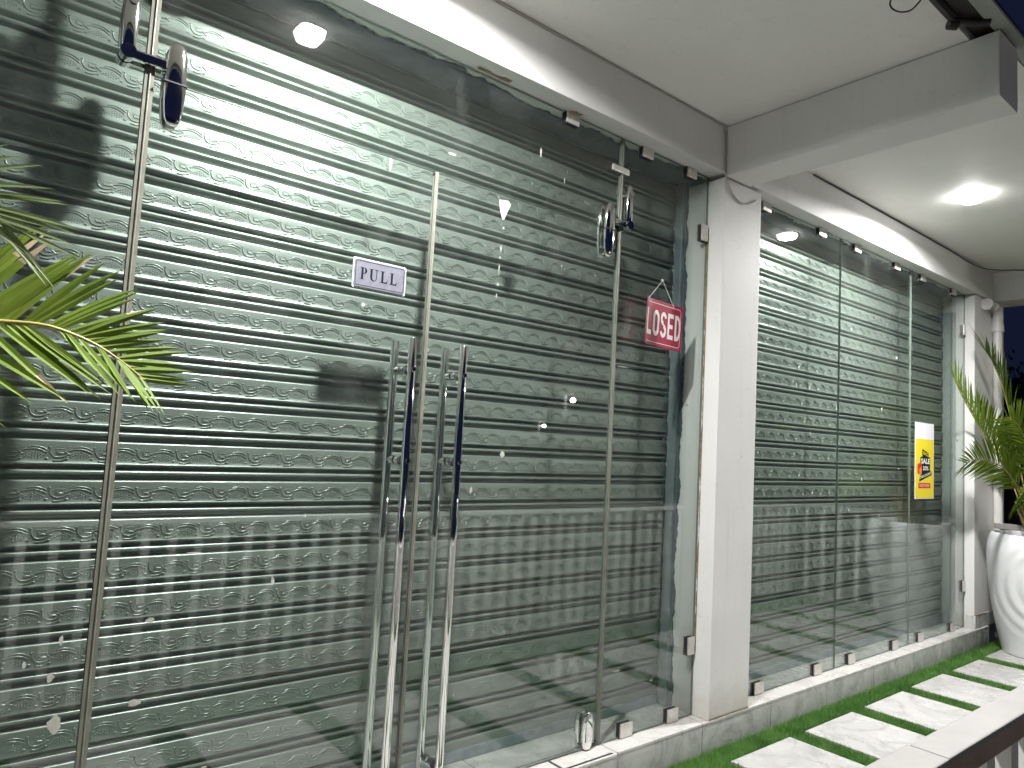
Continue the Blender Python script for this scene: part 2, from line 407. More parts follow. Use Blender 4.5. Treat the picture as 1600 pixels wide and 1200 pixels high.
# ------------------------------------------------------------------ roller shutters with embossed slats
def scroll_period():
    """relief of one period (0.112 m) as quads; u along slat, v up, h out of the surface"""
    k = .00015; V = []; F = []
    def tube(pts, w=.0014, h=.0021):
        pts = [np.array(p, float) for p in pts]
        # smooth by Chaikin
        for _ in range(2):
            q = [pts[0]]
            for a, c in zip(pts, pts[1:]): q += [a*.75+c*.25, a*.25+c*.75]
            q.append(pts[-1]); pts = q
        if len(pts) > 22: pts = pts[::2]+([pts[-1]] if len(pts) % 2 == 0 else [])
        o = len(V); m = len(pts)
        for i, p in enumerate(pts):
            t = pts[min(i+1, m-1)]-pts[max(i-1, 0)]; t /= np.linalg.norm(t)+1e-9; nn = np.array([-t[1], t[0]])
            e = .35 if i in (0, m-1) else 1
            for s, hh in ((-1, -.0004), (-.55, h*e), (.55, h*e), (1, -.0004)):
                q = p+nn*w*s; V.append((q[0], q[1], hh))
        for i in range(m-1):
            for j in range(3): F.append((o+i*4+j, o+i*4+j+1, o+i*4+4+j+1, o+i*4+4+j))
    def px(*pp): return [((x-0)*k, (180-y)*k) for x, y in pp]
    tube(px((-130, 85), (-60, 62), (10, 58), (110, 80), (195, 128)))
    tube(px((-225, 158), (-150, 120), (-60, 104), (20, 106), (110, 135), (195, 182)), .0014)
    tube(px((205, 88), (215, 70), (240, 68), (248, 84), (232, 110), (238, 160), (275, 232), (335, 262), (410, 264), (480, 248), (525, 205)), .0014)
    tube(px((470, 148), (510, 178), (545, 206), (575, 204)))
    tube(px((300, 325), (370, 330), (440, 326), (490, 300), (530, 250)), .0011)
    for a in range(4): tube(px((318+a*42, 118), (336+a*42, 98), (355+a*42, 112)), .0009, .001)
    tube(px((372, 195), (400, 178), (430, 186), (468, 190)), .0018)
    tube(px((340, 140), (360, 165), (352, 190)), .001)
    tube(px((-245, 298), (-222, 290), (-200, 300)), .0016); tube(px((165, 292), (190, 284), (214, 292)), .0016)
    def dot(x, y, r=.0016, h=.0021):
        o = len(V); c = np.array(px((x, y))[0])
        for rr, hh in ((1, -.0004), (.7, h*.75)):
            for a in range(8): V.append((c[0]+r*rr*cos(a*pi/4), c[1]+r*rr*sin(a*pi/4), hh))
        for a in range(8): V.append((c[0], c[1], h))
        for l in range(2):
            for a in range(8): F.append((o+l*8+a, o+l*8+(a+1) % 8, o+l*8+8+(a+1) % 8, o+l*8+8+a))
    for y, xs in ((166, (10,)), (190, (-36, 54)), (212, (-84, 8, 98)), (236, (-126, -38, 52, 138)), (262, (-160, -82, 8, 96)), (286, (-40, 50))):
        for x in xs: dot(x, y)
    return np.array(V), np.array(F)
PV, PF = scroll_period()
PITCH = .1145
def slat_profile():
    pts = [(.022, .0), (.020, -.0003)]
    for q in (90, 72, 54, 36, 18, 0): a = radians(q); pts.append((.0062-.0062*cos(a), -.0075+.0070*sin(a)))
    pts += [(-.0004*math.sin(pi*t), -.0075-.0565*t) for t in (.25, .5, .75)]
    pts += [(.0002, -.064), (-.0022, -.0662), (-.0026, -.0682), (-.0012, -.0702), (.003, -.0722), (.012, -.0765), (.0195, -.0805), (.0195, -.0845)]
    for a in range(11):
        q = pi*a/10; pts.append((.0115-.0105*sin(q), -.0925+.0078*cos(q)))
    pts += [(.020, -.1015), (.024, -.104), (.024, -.1120), (.022, -.1145)]
    return pts                                                # (depth into wall, z)
def shutter(name, x0, x1, y, label, seed, gm='rail_steel'):
    rr = random.Random(seed)
    T = thing(name, ((x0+x1)/2, y, 0), label, 'roller shutter', 'roller shutters behind the glass')
    prof = slat_profile(); npf = len(prof); xs = np.linspace(x0+.012, x1-.012, 24); nx = len(xs)
    Vs = []; Fs = []; base = 0
    zt = 2.715; i = 0
    per = .112; tiles = int((x1-x0)/per)+2
    while zt > .0:
        jy = rr.uniform(-.0012, .0012); tilt = rr.uniform(-.0018, .0018)
        wob = np.cumsum([rr.uniform(-.0002, .0002) for _ in range(nx)]); wob -= wob.mean()
        g = np.zeros((npf, nx, 3))
        for a, (dy, dz) in enumerate(prof):
            g[a, :, 0] = xs; g[a, :, 1] = y+dy+jy+wob+tilt*(dz+.06)*12; g[a, :, 2] = max(zt+dz, -.0) if zt+dz > .004 else .004
        Vs.append(g.reshape(-1, 3))
        idx = np.arange(npf*nx).reshape(npf, nx)
        Fs.append(np.stack([idx[:-1, :-1], idx[1:, :-1], idx[1:, 1:], idx[:-1, 1:]], -1).reshape(-1, 4)+base); base += npf*nx
        if i >= 1 and zt > .12:
            ph = rr.uniform(0, per); cz = zt-.0375
            V = np.tile(PV, (tiles, 1)); off = np.repeat(np.arange(tiles)*per, len(PV))
            X = x0-per+ph+off+V[:, 0]; ok_t = []
            Y = y+jy+np.interp(X, xs, wob)+tilt*(-.0365+V[:, 1]+.06)*12-.0006-V[:, 2]
            Z = cz+V[:, 1]
            F = np.concatenate([PF+t*len(PV) for t in range(tiles)])
            keep = ((X[F] > x0+.02) & (X[F] < x1-.02)).all(1)
            F = F[keep]; used = np.unique(F); mp = np.full(len(X), -1); mp[used] = np.arange(len(used))
            Vs.append(np.stack([X, Y, Z], -1)[used]); Fs.append(mp[F]+base); base += len(used)
        zt -= PITCH; i += 1
    np_part('curtain', np.concatenate(Vs), np.concatenate(Fs), M['steel'], T)
    for xa, xb in ((x0-.002, x0+.028), (x1-.028, x1+.002)):
        b = MB(); b.box(xa, xb, y-.063, y-.016, .001, 2.72, bev=.003); b.box(xa, xb, y+.018, y+.06, .001, 2.72)
        part('guide_channel', b, M[gm], T)
    b = MB(); b.box(x0+.03, x1-.03, y-.012, y+.02, .0015, .045, bev=.004)
    part('bottom_bar', b, M['rail_steel'], T)
    return T
shutter('roller_shutter', -.283, 3.019, .2, 'wide embossed silver shutter behind the glass double doors with the pull sign', 1)
shutter('roller_shutter', 3.366, 6.594, .155, 'embossed silver shutter behind the three plain glass panes and yellow poster', 2, 'guide_painted')

# ------------------------------------------------------------------ glass
T_ = .011
def pane(parent, x0, x1, z0, z1, bev=.0):
    b = MB(); y0, y1 = -T_/2, T_/2
    v = [(x, y, z) for z in (z0, z1) for y in (y0, y1) for x in (x0, x1)]
    b.add(v, [(0, 1, 5, 4), (2, 6, 7, 3)], 0)
    b.add(v, [(0, 2, 3, 1), (4, 5, 7, 6), (0, 4, 6, 2), (1, 3, 7, 5)], 1)
    return part('pane', b, [M['glass'], M['edge']], parent)
def clip(parent, x, z, w, h, gap):
    # square clamp, one plate on each face of the glass; gap = side on which the dark gasket shows
    b = MB(); b.box(x-w/2, x+w/2, -.0175, -.0095, z-h/2, z+h/2, bev=.0015); b.box(x-w/2, x+w/2, .0095, .0175, z-h/2, z+h/2, bev=.0015)
    c = part('glass_clip', b, M['clip'], parent)
    b = MB(); b.box(x-w/2-.004, x+w/2, -.0093, -.0058, z-h/2-.004, z+h/2); b.box(x-w/2-.004, x+w/2, .0058, .0093, z-h/2-.004, z+h/2)
    part('gasket', b, M['gasket'], c)
def strip(parent, x, w, z0, z1):
    b = MB()
    for y in (-.009, .0058):
        b.box(x-w/2, x+w/2, y, y+.0032, z0, z1)
    b.tube([(x, -.0095, z0), (x, -.0095, z1)], .003, 6)
    part('seal_strip', b, M['strip'], parent)
def smear(pn, poly, y=-.0062):
    b = MB(); b.add([(x, y, z) for x, z in poly], [tuple(range(len(poly)))])
    part('paint_smear', b, M['residue'], pn)
def blob(cx, cz, w, h, seed, n=11):
    rr = random.Random(seed)
    return [(cx+w/2*cos(2*pi*i/n)*rr.uniform(.6, 1.1), cz+h/2*sin(2*pi*i/n)*rr.uniform(.6, 1.1)) for i in range(n)]
GP = 'fixed glass panels of the shopfront'
XL, XC, XR = .385, 1.365, 2.357; DT = 2.272
g1 = thing('glass_panel', (.05, 0, 0), 'fixed glass sidelight left of the double doors behind the near palm frond', 'glass panel', GP)
p1 = pane(g1, -.28, XL-.004, .003, 2.722); strip(g1, XL-.001, .025, .01, 2.71)
smear(p1, blob(.295, .62, .02, .03, 2)); smear(p1, blob(.315, .50, .035, .055, 3)); smear(p1, blob(.235, .66, .012, .02, 4)); smear(p1, blob(.31, .71, .01, .03, 5))
g2 = thing('glass_panel', (1.37, 0, DT), 'fixed glass transom running above the two glass doors', 'glass panel', GP)
p2 = pane(g2, XL+.004, XR-.004, DT+.006, 2.722)
clip(g2, 2.025, 2.70, .075, .05, 0); clip(g2, .6, 2.70, .075, .05, 0)
g3 = thing('glass_panel', (2.69, 0, 0), 'narrow glass sidelight beside the white column where the red closed sign hangs', 'glass panel', GP)
p3 = pane(g3, XR+.004, 3.019, .003, 2.722); strip(g3, XR, .018, .01, 2.71)
clip(g3, 2.525, 2.70, .075, .05, 0); clip(g3, 2.865, 2.70, .075, .05, 0)
clip(g3, 2.985, 2.417, .05, .085, 0); clip(g3, 2.985, .34, .05, .085, 0)
clip(g3, 2.53, .034, .078, .06, 0); clip(g3, 2.86, .034, .078, .06, 0)
b = MB(); b.box(2.285, 2.395, -.018, -.0065, 2.55, 2.578, bev=.004); b.tube([(2.295, -.0185, 2.564), (2.295, -.021, 2.564)], .009, 10); b.tube([(2.385, -.0185, 2.564), (2.385, -.021, 2.564)], .009, 10)
part('joint_clamp', b, M['clip'], g3)
b = MB(); b.lathe([(.0, .0), (.006, .0), (.006, .006), (0, .006)], (0, 0, 0), 12)
b.v = [(2.67+x, -.006-z, 2.108+y) for x, y, z in b.v]
part('sign_hook', b, M['acrylic'], g3)
smear(p2, [(1.645, 2.345), (1.70, 2.35), (1.712, 2.335), (1.69, 2.30), (1.672, 2.283), (1.66, 2.285), (1.655, 2.31)]) if False else None

# doors ---------------------------------------------------------
def door(x0, x1, hx, label, patch_x, sd):
    D = thing('glass_door', ((x0+x1)/2, 0, 0), label, 'glass door', 'glass double doors')
    pn = pane(D, x0+.004, x1-.004, .012, DT)
    # pull handle: bars on both faces joined by through-bolted standoffs
    Hh = bpy.data.objects.new('pull_handle', None); Hh.empty_display_size = .1; S.collection.objects.link(Hh); Hh.parent = D
    Hh.location = Vector((hx, 0, 0))-Vector(D.location)
    for y in (-.062, .062):
        b = MB(); b.tube([(hx, y, .035), (hx, y, .0365), (hx, y, 1.631), (hx, y, 1.6325)], [.0135, .015, .015, .0135], 20)
        part('bar', b, M['chrome'], Hh)
    for z in (.135, 1.205, 1.523):
        b = MB(); b.tube([(hx, -.062, z), (hx, -.0075, z)], .0095, 14); b.tube([(hx, .0075, z), (hx, .062, z)], .0095, 14)
        b.tube([(hx, -.030, z), (hx, -.0065, z)], .0155, 16); b.tube([(hx, .0065, z), (hx, .030, z)], .0155, 16)
        b.tube([(hx, -.0785, z), (hx, -.0805, z)], .0075, 12)
        st = part('standoff', b, M['chrome'], Hh)
        b = MB(); b.tube([(hx, -.0340, z), (hx, -.0305, z)], .0165, 16); part('washer', b, M['gasket'], st)
    # top and bottom corner patch: bullet-shaped chrome covers on both faces
    for y in (-.021, .021):
        b = MB(); b.capsule((patch_x, y, 2.265), .030, .015, .125)
        pt = part('patch_fitting', b, M['chrome'], D)
        if y < 0:
            b = MB(); b.box(patch_x-.031, patch_x+.031, -.037, -.008, 2.262, 2.2655); part('cover_seam', b, M['gasket'], pt)
        b = MB(); b.capsule((patch_x+(.0 if patch_x > 1 else .0), y, .085), .031, .016, .078)
        part('patch_fitting', b, M['chrome'], D)
    return D, pn
dL, pL = door(XL, XC, 1.272, 'left glass door with the silver pull plate and tall chrome handle', .449, -1)
dR, pR = door(XC, XR, 1.490, 'right glass door of the pair with white paint smears and tall chrome handle', 2.272, 1)
strip(dL, XC-.006, .014, .02, DT-.002)
# over-panel arms of the patches, on the sidelights
def arm(parent, xs, xd):
    b = MB()
    for y in (-.021, .021):
        b.capsule((xs, y, 2.40), .021, .013, .105)
        b.box(min(xs, xd), max(xs, xd), y-.010, y+.010, 2.296, 2.325, bev=.005)
        b.tube([(xs, y-.016, 2.312), (xs, y+.016, 2.312)], .021, 18)
        b.tube([(xs, y-.018, 2.46), (xs, y+.018, 2.46)], .012, 14)
    return part('patch_arm', b, M['chrome'], parent)
arm(g1, .322, .425); arm(g3, 2.398, 2.295)
b = MB(); b.box(2.075, 2.352, -.092, -.012, .0015, .0055, bev=.001); part('floor_hinge_cover', b, M['sill'], dR)
b = MB(); b.box(2.068, 2.0745, -.094, -.008, .0005, .003); b.box(2.0745, 2.356, -.0975, -.0925, .0005, .003); part('cover_gap', b, M['gasket'], dR)
# smears on the doors (dried paint drips)
def px2(x, y): # (u,v) given directly in metres
    return (x, y)
smear(pR, [(1.655, 2.245), (1.702, 2.252), (1.716, 2.238), (1.700, 2.205), (1.686, 2.172), (1.676, 2.168), (1.668, 2.19), (1.66, 2.215)])
for x, z, w, h, s in ((1.684, 2.135, .012, .010, 1), (1.678, 2.05, .006, .04, 2), (1.676, 2.015, .008, .012, 3), (1.674, 1.965, .006, .06, 4), (1.672, 1.905, .010, .014, 5), (1.668, 1.86, .006, .02, 6), (1.74, 1.24, .03, .03, 7), (1.80, .55, .008, .02, 8), (2.05, .62, .01, .012, 9), (1.60, 1.1, .012, .03, 10)):
    smear(pR, blob(x, z, w, h, s))
for x, z, w, h, s in ((1.165, 2.245, .012, .05, 11), (1.10, 1.73, .018, .014, 12), (.62, .92, .05, .006, 13), (.50, .52, .045, .022, 14), (.86, .82, .012, .03, 15), (.52, .74, .03, .015, 16), (.70, .30, .02, .012, 17), (.95, 1.02, .01, .015, 18)):
    smear(pL, blob(x, z, w, h, s))
for x, z, w, h, s in ((1.86, 2.50, .012, .05, 31), (2.0, 2.42, .006, .03, 32), (1.42, 2.36, .04, .010, 34)): smear(p2, blob(x, z, w, h, s))
for x, z, w, h, s in ((2.46, .30, .05, .012, 41), (2.7, .22, .03, .01, 42), (2.9, 1.52, .02, .012, 43), (2.42, 1.66, .09, .006, 44)): smear(p3, blob(x, z, w, h, s))

# bay 2 ---------------------------------------------------------
J1, J2 = 4.455, 5.535
for (x0, x1, lab, top, bot, sidec) in (
    (3.366, J1-.0025, 'tall fixed glass pane immediately right of the middle white column', (3.56, 4.196), (3.60, 4.234), []),
    (J1+.0025, J2-.0025, 'middle fixed pane of three between the column and the poster pane', (4.666, 5.276), (4.662, 5.298), []),
    (J2+.0025, 6.596, 'fixed glass pane carrying the yellow sale poster next to the white planter', (5.726, 6.334), (5.726, 6.333), [(6.56, 2.42), (6.56, .33)])):
    g = thing('glass_panel', ((x0+x1)/2, 0, 0), lab, 'glass panel', GP)
    pn = pane(g, x0, x1, .003, 2.722)
    for x in top: clip(g, x, 2.70, .085, .05, 0)
    for x in bot: clip(g, x, .034, .085, .06, 0)
    for x, z in sidec: clip(g, x, z, .05, .085, 0)
    rr = random.Random(int(x0*100))
    for i in range(6): smear(pn, blob(rr.uniform(x0+.1, x1-.1), rr.uniform(.4, 2.5), rr.uniform(.006, .03), rr.uniform(.006, .035), i+60))

# ------------------------------------------------------------------ signs
def letters(txt, size, offset=.0, font_scale=(1, 1)):
    cu = bpy.data.curves.new('lettering', 'FONT'); cu.body = txt; cu.size = size; cu.offset = offset; cu.align_x = 'CENTER'
    cu.extrude = 0; cu.resolution_u = 4
    o = bpy.data.objects.new('lettering', cu); S.collection.objects.link(o)
    dg = bpy.context.evaluated_depsgraph_get(); dg.update()
    me = bpy.data.meshes.new_from_object(o.evaluated_get(dg))
    vs = [(v.co.x, v.co.y) for v in me.vertices]; fs = [tuple(p.vertices) for p in me.polygons]
    bpy.data.objects.remove(o); bpy.data.curves.remove(cu); bpy.data.meshes.remove(me)
    x = [a for a, _ in vs]; y = [a for _, a in vs]
    w, h = max(x)-min(x), max(y)-min(y); cx, cy = (max(x)+min(x))/2, (max(y)+min(y))/2
    return [((a-cx)/w, (c-cy)/h) for a, c in vs], fs           # normalised to a unit box
def rrect(w, h, r, n=6):
    o = []
    for cx, cy, a0 in ((w/2-r, h/2-r, 0), (-w/2+r, h/2-r, 90), (-w/2+r, -h/2+r, 180), (w/2-r, -h/2+r, 270)):
        for i in range(n+1):
            a = radians(a0+90*i/n); o.append((cx+r*cos(a), cy+r*sin(a)))
    return o
def frame_strip(mb, w, h, r, t, fn, mi=0):
    a = rrect(w, h, r); c = rrect(w-2*t, h-2*t, max(r-t, .001)); n = len(a)
    mb.add([fn(*p) for p in a]+[fn(*p) for p in c], [(i, (i+1) % n, (i+1) % n+n, i+n) for i in range(n)], mi)

# PULL plate
cx, cz = 1.153, 1.836
sg = thing('pull_sign', (cx, -.008, cz), 'small silver plate reading PULL stuck on the left glass door', 'sign')
fnp = lambda yy: (lambda u, v, w=0: (cx+u, yy-w, cz+v))
b = MB(); b.prism(rrect(.206, .104, .006), fnp(-.0059), .0035); part('backing', b, M['acrylic'], sg)
b = MB(); b.prism(rrect(.198, .095, .009), fnp(-.0096), .0022); plate = part('plate', b, M['plate'], sg)
b = MB(); frame_strip(b, .189, .086, .008, .0022, fnp(-.0121))
part('border', b, M['ink'], plate)
def serif(ch):
    """bold serif capitals in a unit-height box, as lists of polygons"""
    if ch == 'P':
        o = [[(.0, 0), (.44, 0), (.44, .05), (.0, .05)], [(.0, .95), (.14, .95), (.14, 1), (.0, 1)], [(.12, .05), (.32, .05), (.32, .95), (.12, .95)], [(.12, .95), (.4, .95), (.4, 1), (.12, 1)]]
        O = [(.38+.28*cos(a), .735+.265*sin(a)) for a in np.linspace(pi/2, -pi/2, 14)]
        I = [(.37+.10*cos(a), .735+.215*sin(a)) for a in np.linspace(pi/2, -pi/2, 14)]
        o += [[O[i], O[i+1], I[i+1], I[i]] for i in range(13)]
        o += [[(.32, .47), (.39, .47), (.39, .52), (.32, .52)]]
        return o, .70
    if ch == 'U':
        o = [[(.0, .95), (.42, .95), (.42, 1), (.0, 1)], [(.11, .3), (.31, .3), (.31, .95), (.11, .95)], [(.55, .95), (.87, .95), (.87, 1), (.55, 1)], [(.68, .3), (.745, .3), (.745, .95), (.68, .95)]]
        O = [(.4275+.3175*cos(a), .30+.315*sin(a)) for a in np.linspace(pi, 2*pi, 16)]
        I = [(.495+.185*cos(a), .30+.24*sin(a)) for a in np.linspace(pi, 2*pi, 16)]
        o += [[O[i], O[i+1], I[i+1], I[i]] for i in range(15)]
        return o, .90
    return [[(.0, 0), (.70, 0), (.70, .05), (.0, .05)], [(.0, .95), (.44, .95), (.44, 1), (.0, 1)], [(.12, .05), (.32, .05), (.32, .95), (.12, .95)],
            [(.32, .05), (.70, .05), (.735, .30), (.695, .30), (.62, .12), (.5, .10), (.32, .10)]], .76
b = MB(); x = -.077; H = .041
for ch in 'PULL':
    ps, w = serif(ch)
    for p in ps: b.add([(cx+x+u*H*.98, -.0123, cz-.0205+v*H) for u, v in p], [tuple(range(len(p)))])
    x += (w+.16)*H*.98
part('lettering', b, M['ink'], plate)

# CLOSED plaque: a sheet of plastic whose left third curls towards the viewer
SX, SZ, SW, SH = 2.822, 1.885, .345, .222
def curl(u, v, w=0):
    # u from 0 (right edge) to SW (left edge); plaque hangs slightly rotated
    r = .12; a0 = .225
    if u < a0: x, y, n = -u, 0.0, (0, -1)
    else:
        a = (u-a0)/r; x, y = -a0-r*sin(a), -r*(1-cos(a)); n = (-sin(a), -cos(a))
    rot = radians(-2.2); X, Z = x*cos(rot)-v*sin(rot), x*sin(rot)+v*cos(rot)
    return (SX+X+n[0]*w, -.016+y+n[1]*w, SZ+Z)
cs = thing('closed_sign', (2.70, -.02, 1.88), 'curled red plaque reading CLOSED hanging from a string on the glass', 'sign')
b = MB(); nu, nv = 22, 8
grid = [[(SW*i/nu, SH*(j/nv-.5)) for i in range(nu+1)] for j in range(nv+1)]
for w in (0, .0025):
    b.add([curl(u, v, w) for row in grid for u, v in row], [(j*(nu+1)+i, j*(nu+1)+i+1, (j+1)*(nu+1)+i+1, (j+1)*(nu+1)+i) for j in range(nv) for i in range(nu)], 0, True)
ed = [(SW*i/nu, -SH/2) for i in range(nu)]+[(SW, SH*(j/nv-.5)) for j in range(nv)]+[(SW*(nu-i)/nu, SH/2) for i in range(nu)]+[(0, SH*(.5-j/nv)) for j in range(nv)]
k = len(ed); b.add([curl(u, v, 0) for u, v in ed]+[curl(u, v, .0025) for u, v in ed], [(i, (i+1) % k, (i+1) % k+k, i+k) for i in range(k)])
pl = part('plaque', b, M['red'], cs)
b = MB()
a = []
for q in (rrect(SW-.03, SH-.03, .018), rrect(SW-.036, SH-.036, .015)): a.append(q)
def dens(q):
    o = []
    for i in range(len(q)):
        p0, p1 = q[i], q[(i+1) % len(q)]; m = max(1, int(math.dist(p0, p1)/.012))
        m = 18 if math.dist(p0, p1) > .2 else (10 if math.dist(p0, p1) > .1 else 1)
        for t in range(m): o.append((p0[0]+(p1[0]-p0[0])*t/m, p0[1]+(p1[1]-p0[1])*t/m))
    return o
qa, qb = dens(a[0]), dens(a[1]); k = len(qa)
b.add([curl(SW/2-u, v, .0032) for u, v in qa]+[curl(SW/2-u, v, .0032) for u, v in qb], [(i, (i+1) % k, (i+1) % k+k, i+k) for i in range(k)])
part('border', b, M['white'], pl)
def stroke_letter(ch):
    """heavy condensed capitals in a unit box, centre-line strokes as polygons"""
    t = .30; o = []
    def arc(cx, cy, rx, ry, a0, a1, th, tv, n=12):
        A = np.linspace(radians(a0), radians(a1), n)
        O = [(cx+rx*cos(x), cy+ry*sin(x)) for x in A]; I = [(cx+(rx-th)*cos(x), cy+(ry-tv)*sin(x)) for x in A]
        return [[O[i], O[i+1], I[i+1], I[i]] for i in range(n-1)]
    R = lambda x0, y0, x1, y1: [(x0, y0), (x1, y0), (x1, y1), (x0, y1)]
    if ch == 'C': o = arc(.5, .7, .5, .3, 0, 180, t, .17)+arc(.5, .3, .5, .3, 180, 360, t, .17)+[R(0, .3, t, .7), R(1-t, .3, 1, .40), R(1-t, .6, 1, .7)]
    if ch == 'L': o = [R(0, 0, t, 1), R(t, 0, .95, .18)]
    if ch == 'O': o = arc(.5, .7, .5, .3, 0, 180, t, .17)+arc(.5, .3, .5, .3, 180, 360, t, .17)+[R(0, .3, t, .7), R(1-t, .3, 1, .7)]
    if ch == 'S': o = arc(.5, .735, .5, .265, 10, 270, t, .16)+arc(.5, .265, .5, .265, -170, 90, t, .16)
    if ch == 'E': o = [R(0, 0, t, 1), R(t, 0, .95, .17), R(t, .83, .95, 1), R(t, .42, .85, .58)]
    if ch == 'D': o = [R(0, 0, t, 1)]+arc(.42, .5, .58, .5, -90, 90, t, .17, 16)+[R(t, 0, .42, .17), R(t, .83, .42, 1)]
    return o
b = MB(); lw, gap, lh = .0455, .009, .126; u0_ = SW/2+(6*lw+5*gap)/2
for i, ch in enumerate('CLOSED'):
    for p in stroke_letter(ch): b.add([curl(u0_-i*(lw+gap)-x*lw, (y-.5)*lh, .0033) for x, y in p], [tuple(range(len(p)))])
part('lettering', b, M['white'], pl)
b = MB()
hk = (2.67, -.011, 2.108)
for u in (.075, .285): b.tube([hk, curl(u, SH/2-.012, .004)], .0011, 5)
part('string', b, M['white'], cs)

# sale poster
PX0, PX1, PZ0, PZ1 = 5.613, 5.957, 1.034, 1.600
ps = thing('sale_poster', ((PX0+PX1)/2, -.008, PZ0), 'yellow big sale poster with white top band stuck on the glass', 'poster')
pu = lambda u, v, w=0: (PX0+(PX1-PX0)*u, -.0075-.0012*w, PZ0+(PZ1-PZ0)*v)
def poly(name, pts, m, lvl, par, extra=None):
    b = MB(); b.add([pu(u, v, lvl) for u, v in pts], [tuple(range(len(pts)))]); return part(name, b, m, par)
b = MB(); b.box(PX0, PX1, -.0082, -.0066, PZ0, PZ1); sh = part('sheet', b, M['paper'], ps)
poly('yellow_field', [(.02, .012), (.98, .012), (.98, .785), (.02, .785)], M['yellow'], 1.2, sh)
poly('black_shape', [(.37, .655), (.70, .605), (.70, .552), (.79, .548), (.79, .44), (.78, .378), (.87, .352), (.87, .315), (.22, .225), (.23, .28), (.34, .33), (.34, .43), (.27, .45), (.27, .55), (.37, .552)], M['ink'], 1.8, sh)
poly('red_tag', [(.12, .455), (.34, .475), (.34, .315), (.12, .335)], M['poster_red'], 2.1, sh)
poly('orange_tag', [(.19, .39), (.34, .42), (.34, .325), (.22, .335)], M['orange'], 2.4, sh)
poly('red_banner', [(.17, .14), (.81, .14), (.81, .208), (.17, .208)], M['poster_red'], 1.8, sh)
def ptext(t, u, v, w, h, m, off, rot=0, shear=0):
    vs, fs = letters(t, 1, off); b = MB(); out = []
    for x, y in vs:
        x, y = x*w, y*h; y += x*rot; x += y*shear
        out.append(pu(u+x, v+y, 2.9))
    b.add(out, fs); part('lettering', b, m, sh)
ptext('BIG', .535, .592, .25, .044, M['yellow'], .01, -.12, .2)
ptext('SALE', .53, .495, .47, .072, M['white'], .035)
ptext('20%', .54, .402, .30, .055, M['white'], .025)
ptext('DISCOUNT', .54, .310, .60, .036, M['white'], .02, .115)
ptext('SHOP NOW', .49, .174, .52, .032, M['white'], .01)

# ------------------------------------------------------------------ ceiling lamps
LS = .80                                                     # size of the square lamp
def lamp(x, label):
    L = thing('ceiling_lamp', (x, -.615, 2.97), label, 'ceiling lamp', 'ceiling lamps of the veranda')
    lv = lambda w, r, z: [(x+u*LS, -.615+v*LS, z) for u, v in rrect(w, w, r, 8)]
    def loft(mb, rings):
        n = len(rings[0]); mb.add([p for q in rings for p in q], [(j*n+i, j*n+(i+1) % n, (j+1)*n+(i+1) % n, (j+1)*n+i) for j in range(len(rings)-1) for i in range(n)], 0, False)
    b = MB(); loft(b, [lv(.02, .005, 2.9702), lv(.142, .045, 2.9702), lv(.142, .045, 2.963), lv(.138, .042, 2.962)])
    part('housing', b, M['lamp_base'], L)
    b = MB(); loft(b, [lv(.140, .042, 2.9625), lv(.121, .040, 2.931), lv(.1185, .039, 2.9295), lv(.1165, .0385, 2.931), lv(.1165, .0385, 2.9395)])
    part('rim', b, M['lamp_rim'], L)
    b = MB(); q = lv(.116, .0385, 2.938); b.add(q, [tuple(range(len(q)))]); part('diffuser', b, M['lamp'], L)
    return L
l1 = lamp(1.075, 'lit round ceiling lamp above the glass double doors, seen only reflected in them')
l2 = lamp(4.865, 'lit white round ceiling lamp glaring beyond the cross beam')

# ------------------------------------------------------------------ cables and drain pipe
def sm(pts, n=6):
    pts = [Vector(p) for p in pts]; out = []
    for i in range(len(pts)-1):
        p0, p1, p2, p3 = pts[max(i-1, 0)], pts[i], pts[i+1], pts[min(i+2, len(pts)-1)]
        for k in range(n):
            t = k/n; out.append(.5*((2*p1)+(p2-p0)*t+(2*p0-5*p1+4*p2-p3)*t*t+(3*p1-p0-3*p2+p3)*t**3))
    return out+[pts[-1]]
b = MB(); b.tube(sm([(-1.5, -.1045, 2.963), (.5, -.1045, 2.964), (1.6, -.1045, 2.963), (2.4, -.1045, 2.965), (2.93, -.1045, 2.962), (3.0, -.106, 2.95), (3.015, -.107, 2.88), (3.018, -.108, 2.75), (3.03, -.108, 2.685), (3.08, -.106, 2.63), (3.16, -.106, 2.60), (3.24, -.110, 2.615), (3.3, -.106, 2.65)]), .0045, 6)
P(part('cable', b, M['cable']), 'thin wire running along the ceiling corner and drooping over the white column', 'cable', 'loose cables on the ceiling')
b = MB(); b.tube(sm([(3.9, -.1045, 2.963), (5.0, -.1045, 2.962), (6.0, -.106, 2.955), (6.6, -.13, 2.935), (6.85, -.3, 2.94), (6.964, -.45, 2.952), (6.964, -1.2, 2.962)]), .0045, 6)
P(part('cable', b, M['dark_cable']), 'dark wire sagging across the ceiling corner above the drain pipe', 'cable', 'loose cables on the ceiling')
b = MB(); b.tube(sm([(2.50, -1.15, 2.968), (2.52, -1.12, 2.93), (2.56, -1.13, 2.915), (2.60, -1.16, 2.925), (2.61, -1.20, 2.965)]), .003, 6)
P(part('cable', b, M['dark_cable']), 'small dark loop of wire hanging from the ceiling edge', 'cable', 'loose cables on the ceiling')
dp = thing('drain_pipe', (7.03, -.112, 0), 'white plastic drain pipe with an elbow on the far column', 'pipe')
b = MB(); b.tube([(7.035, -.112, .10), (7.035, -.112, 2.50)], .034, 18); part('downpipe', b, M['pvc'], dp)
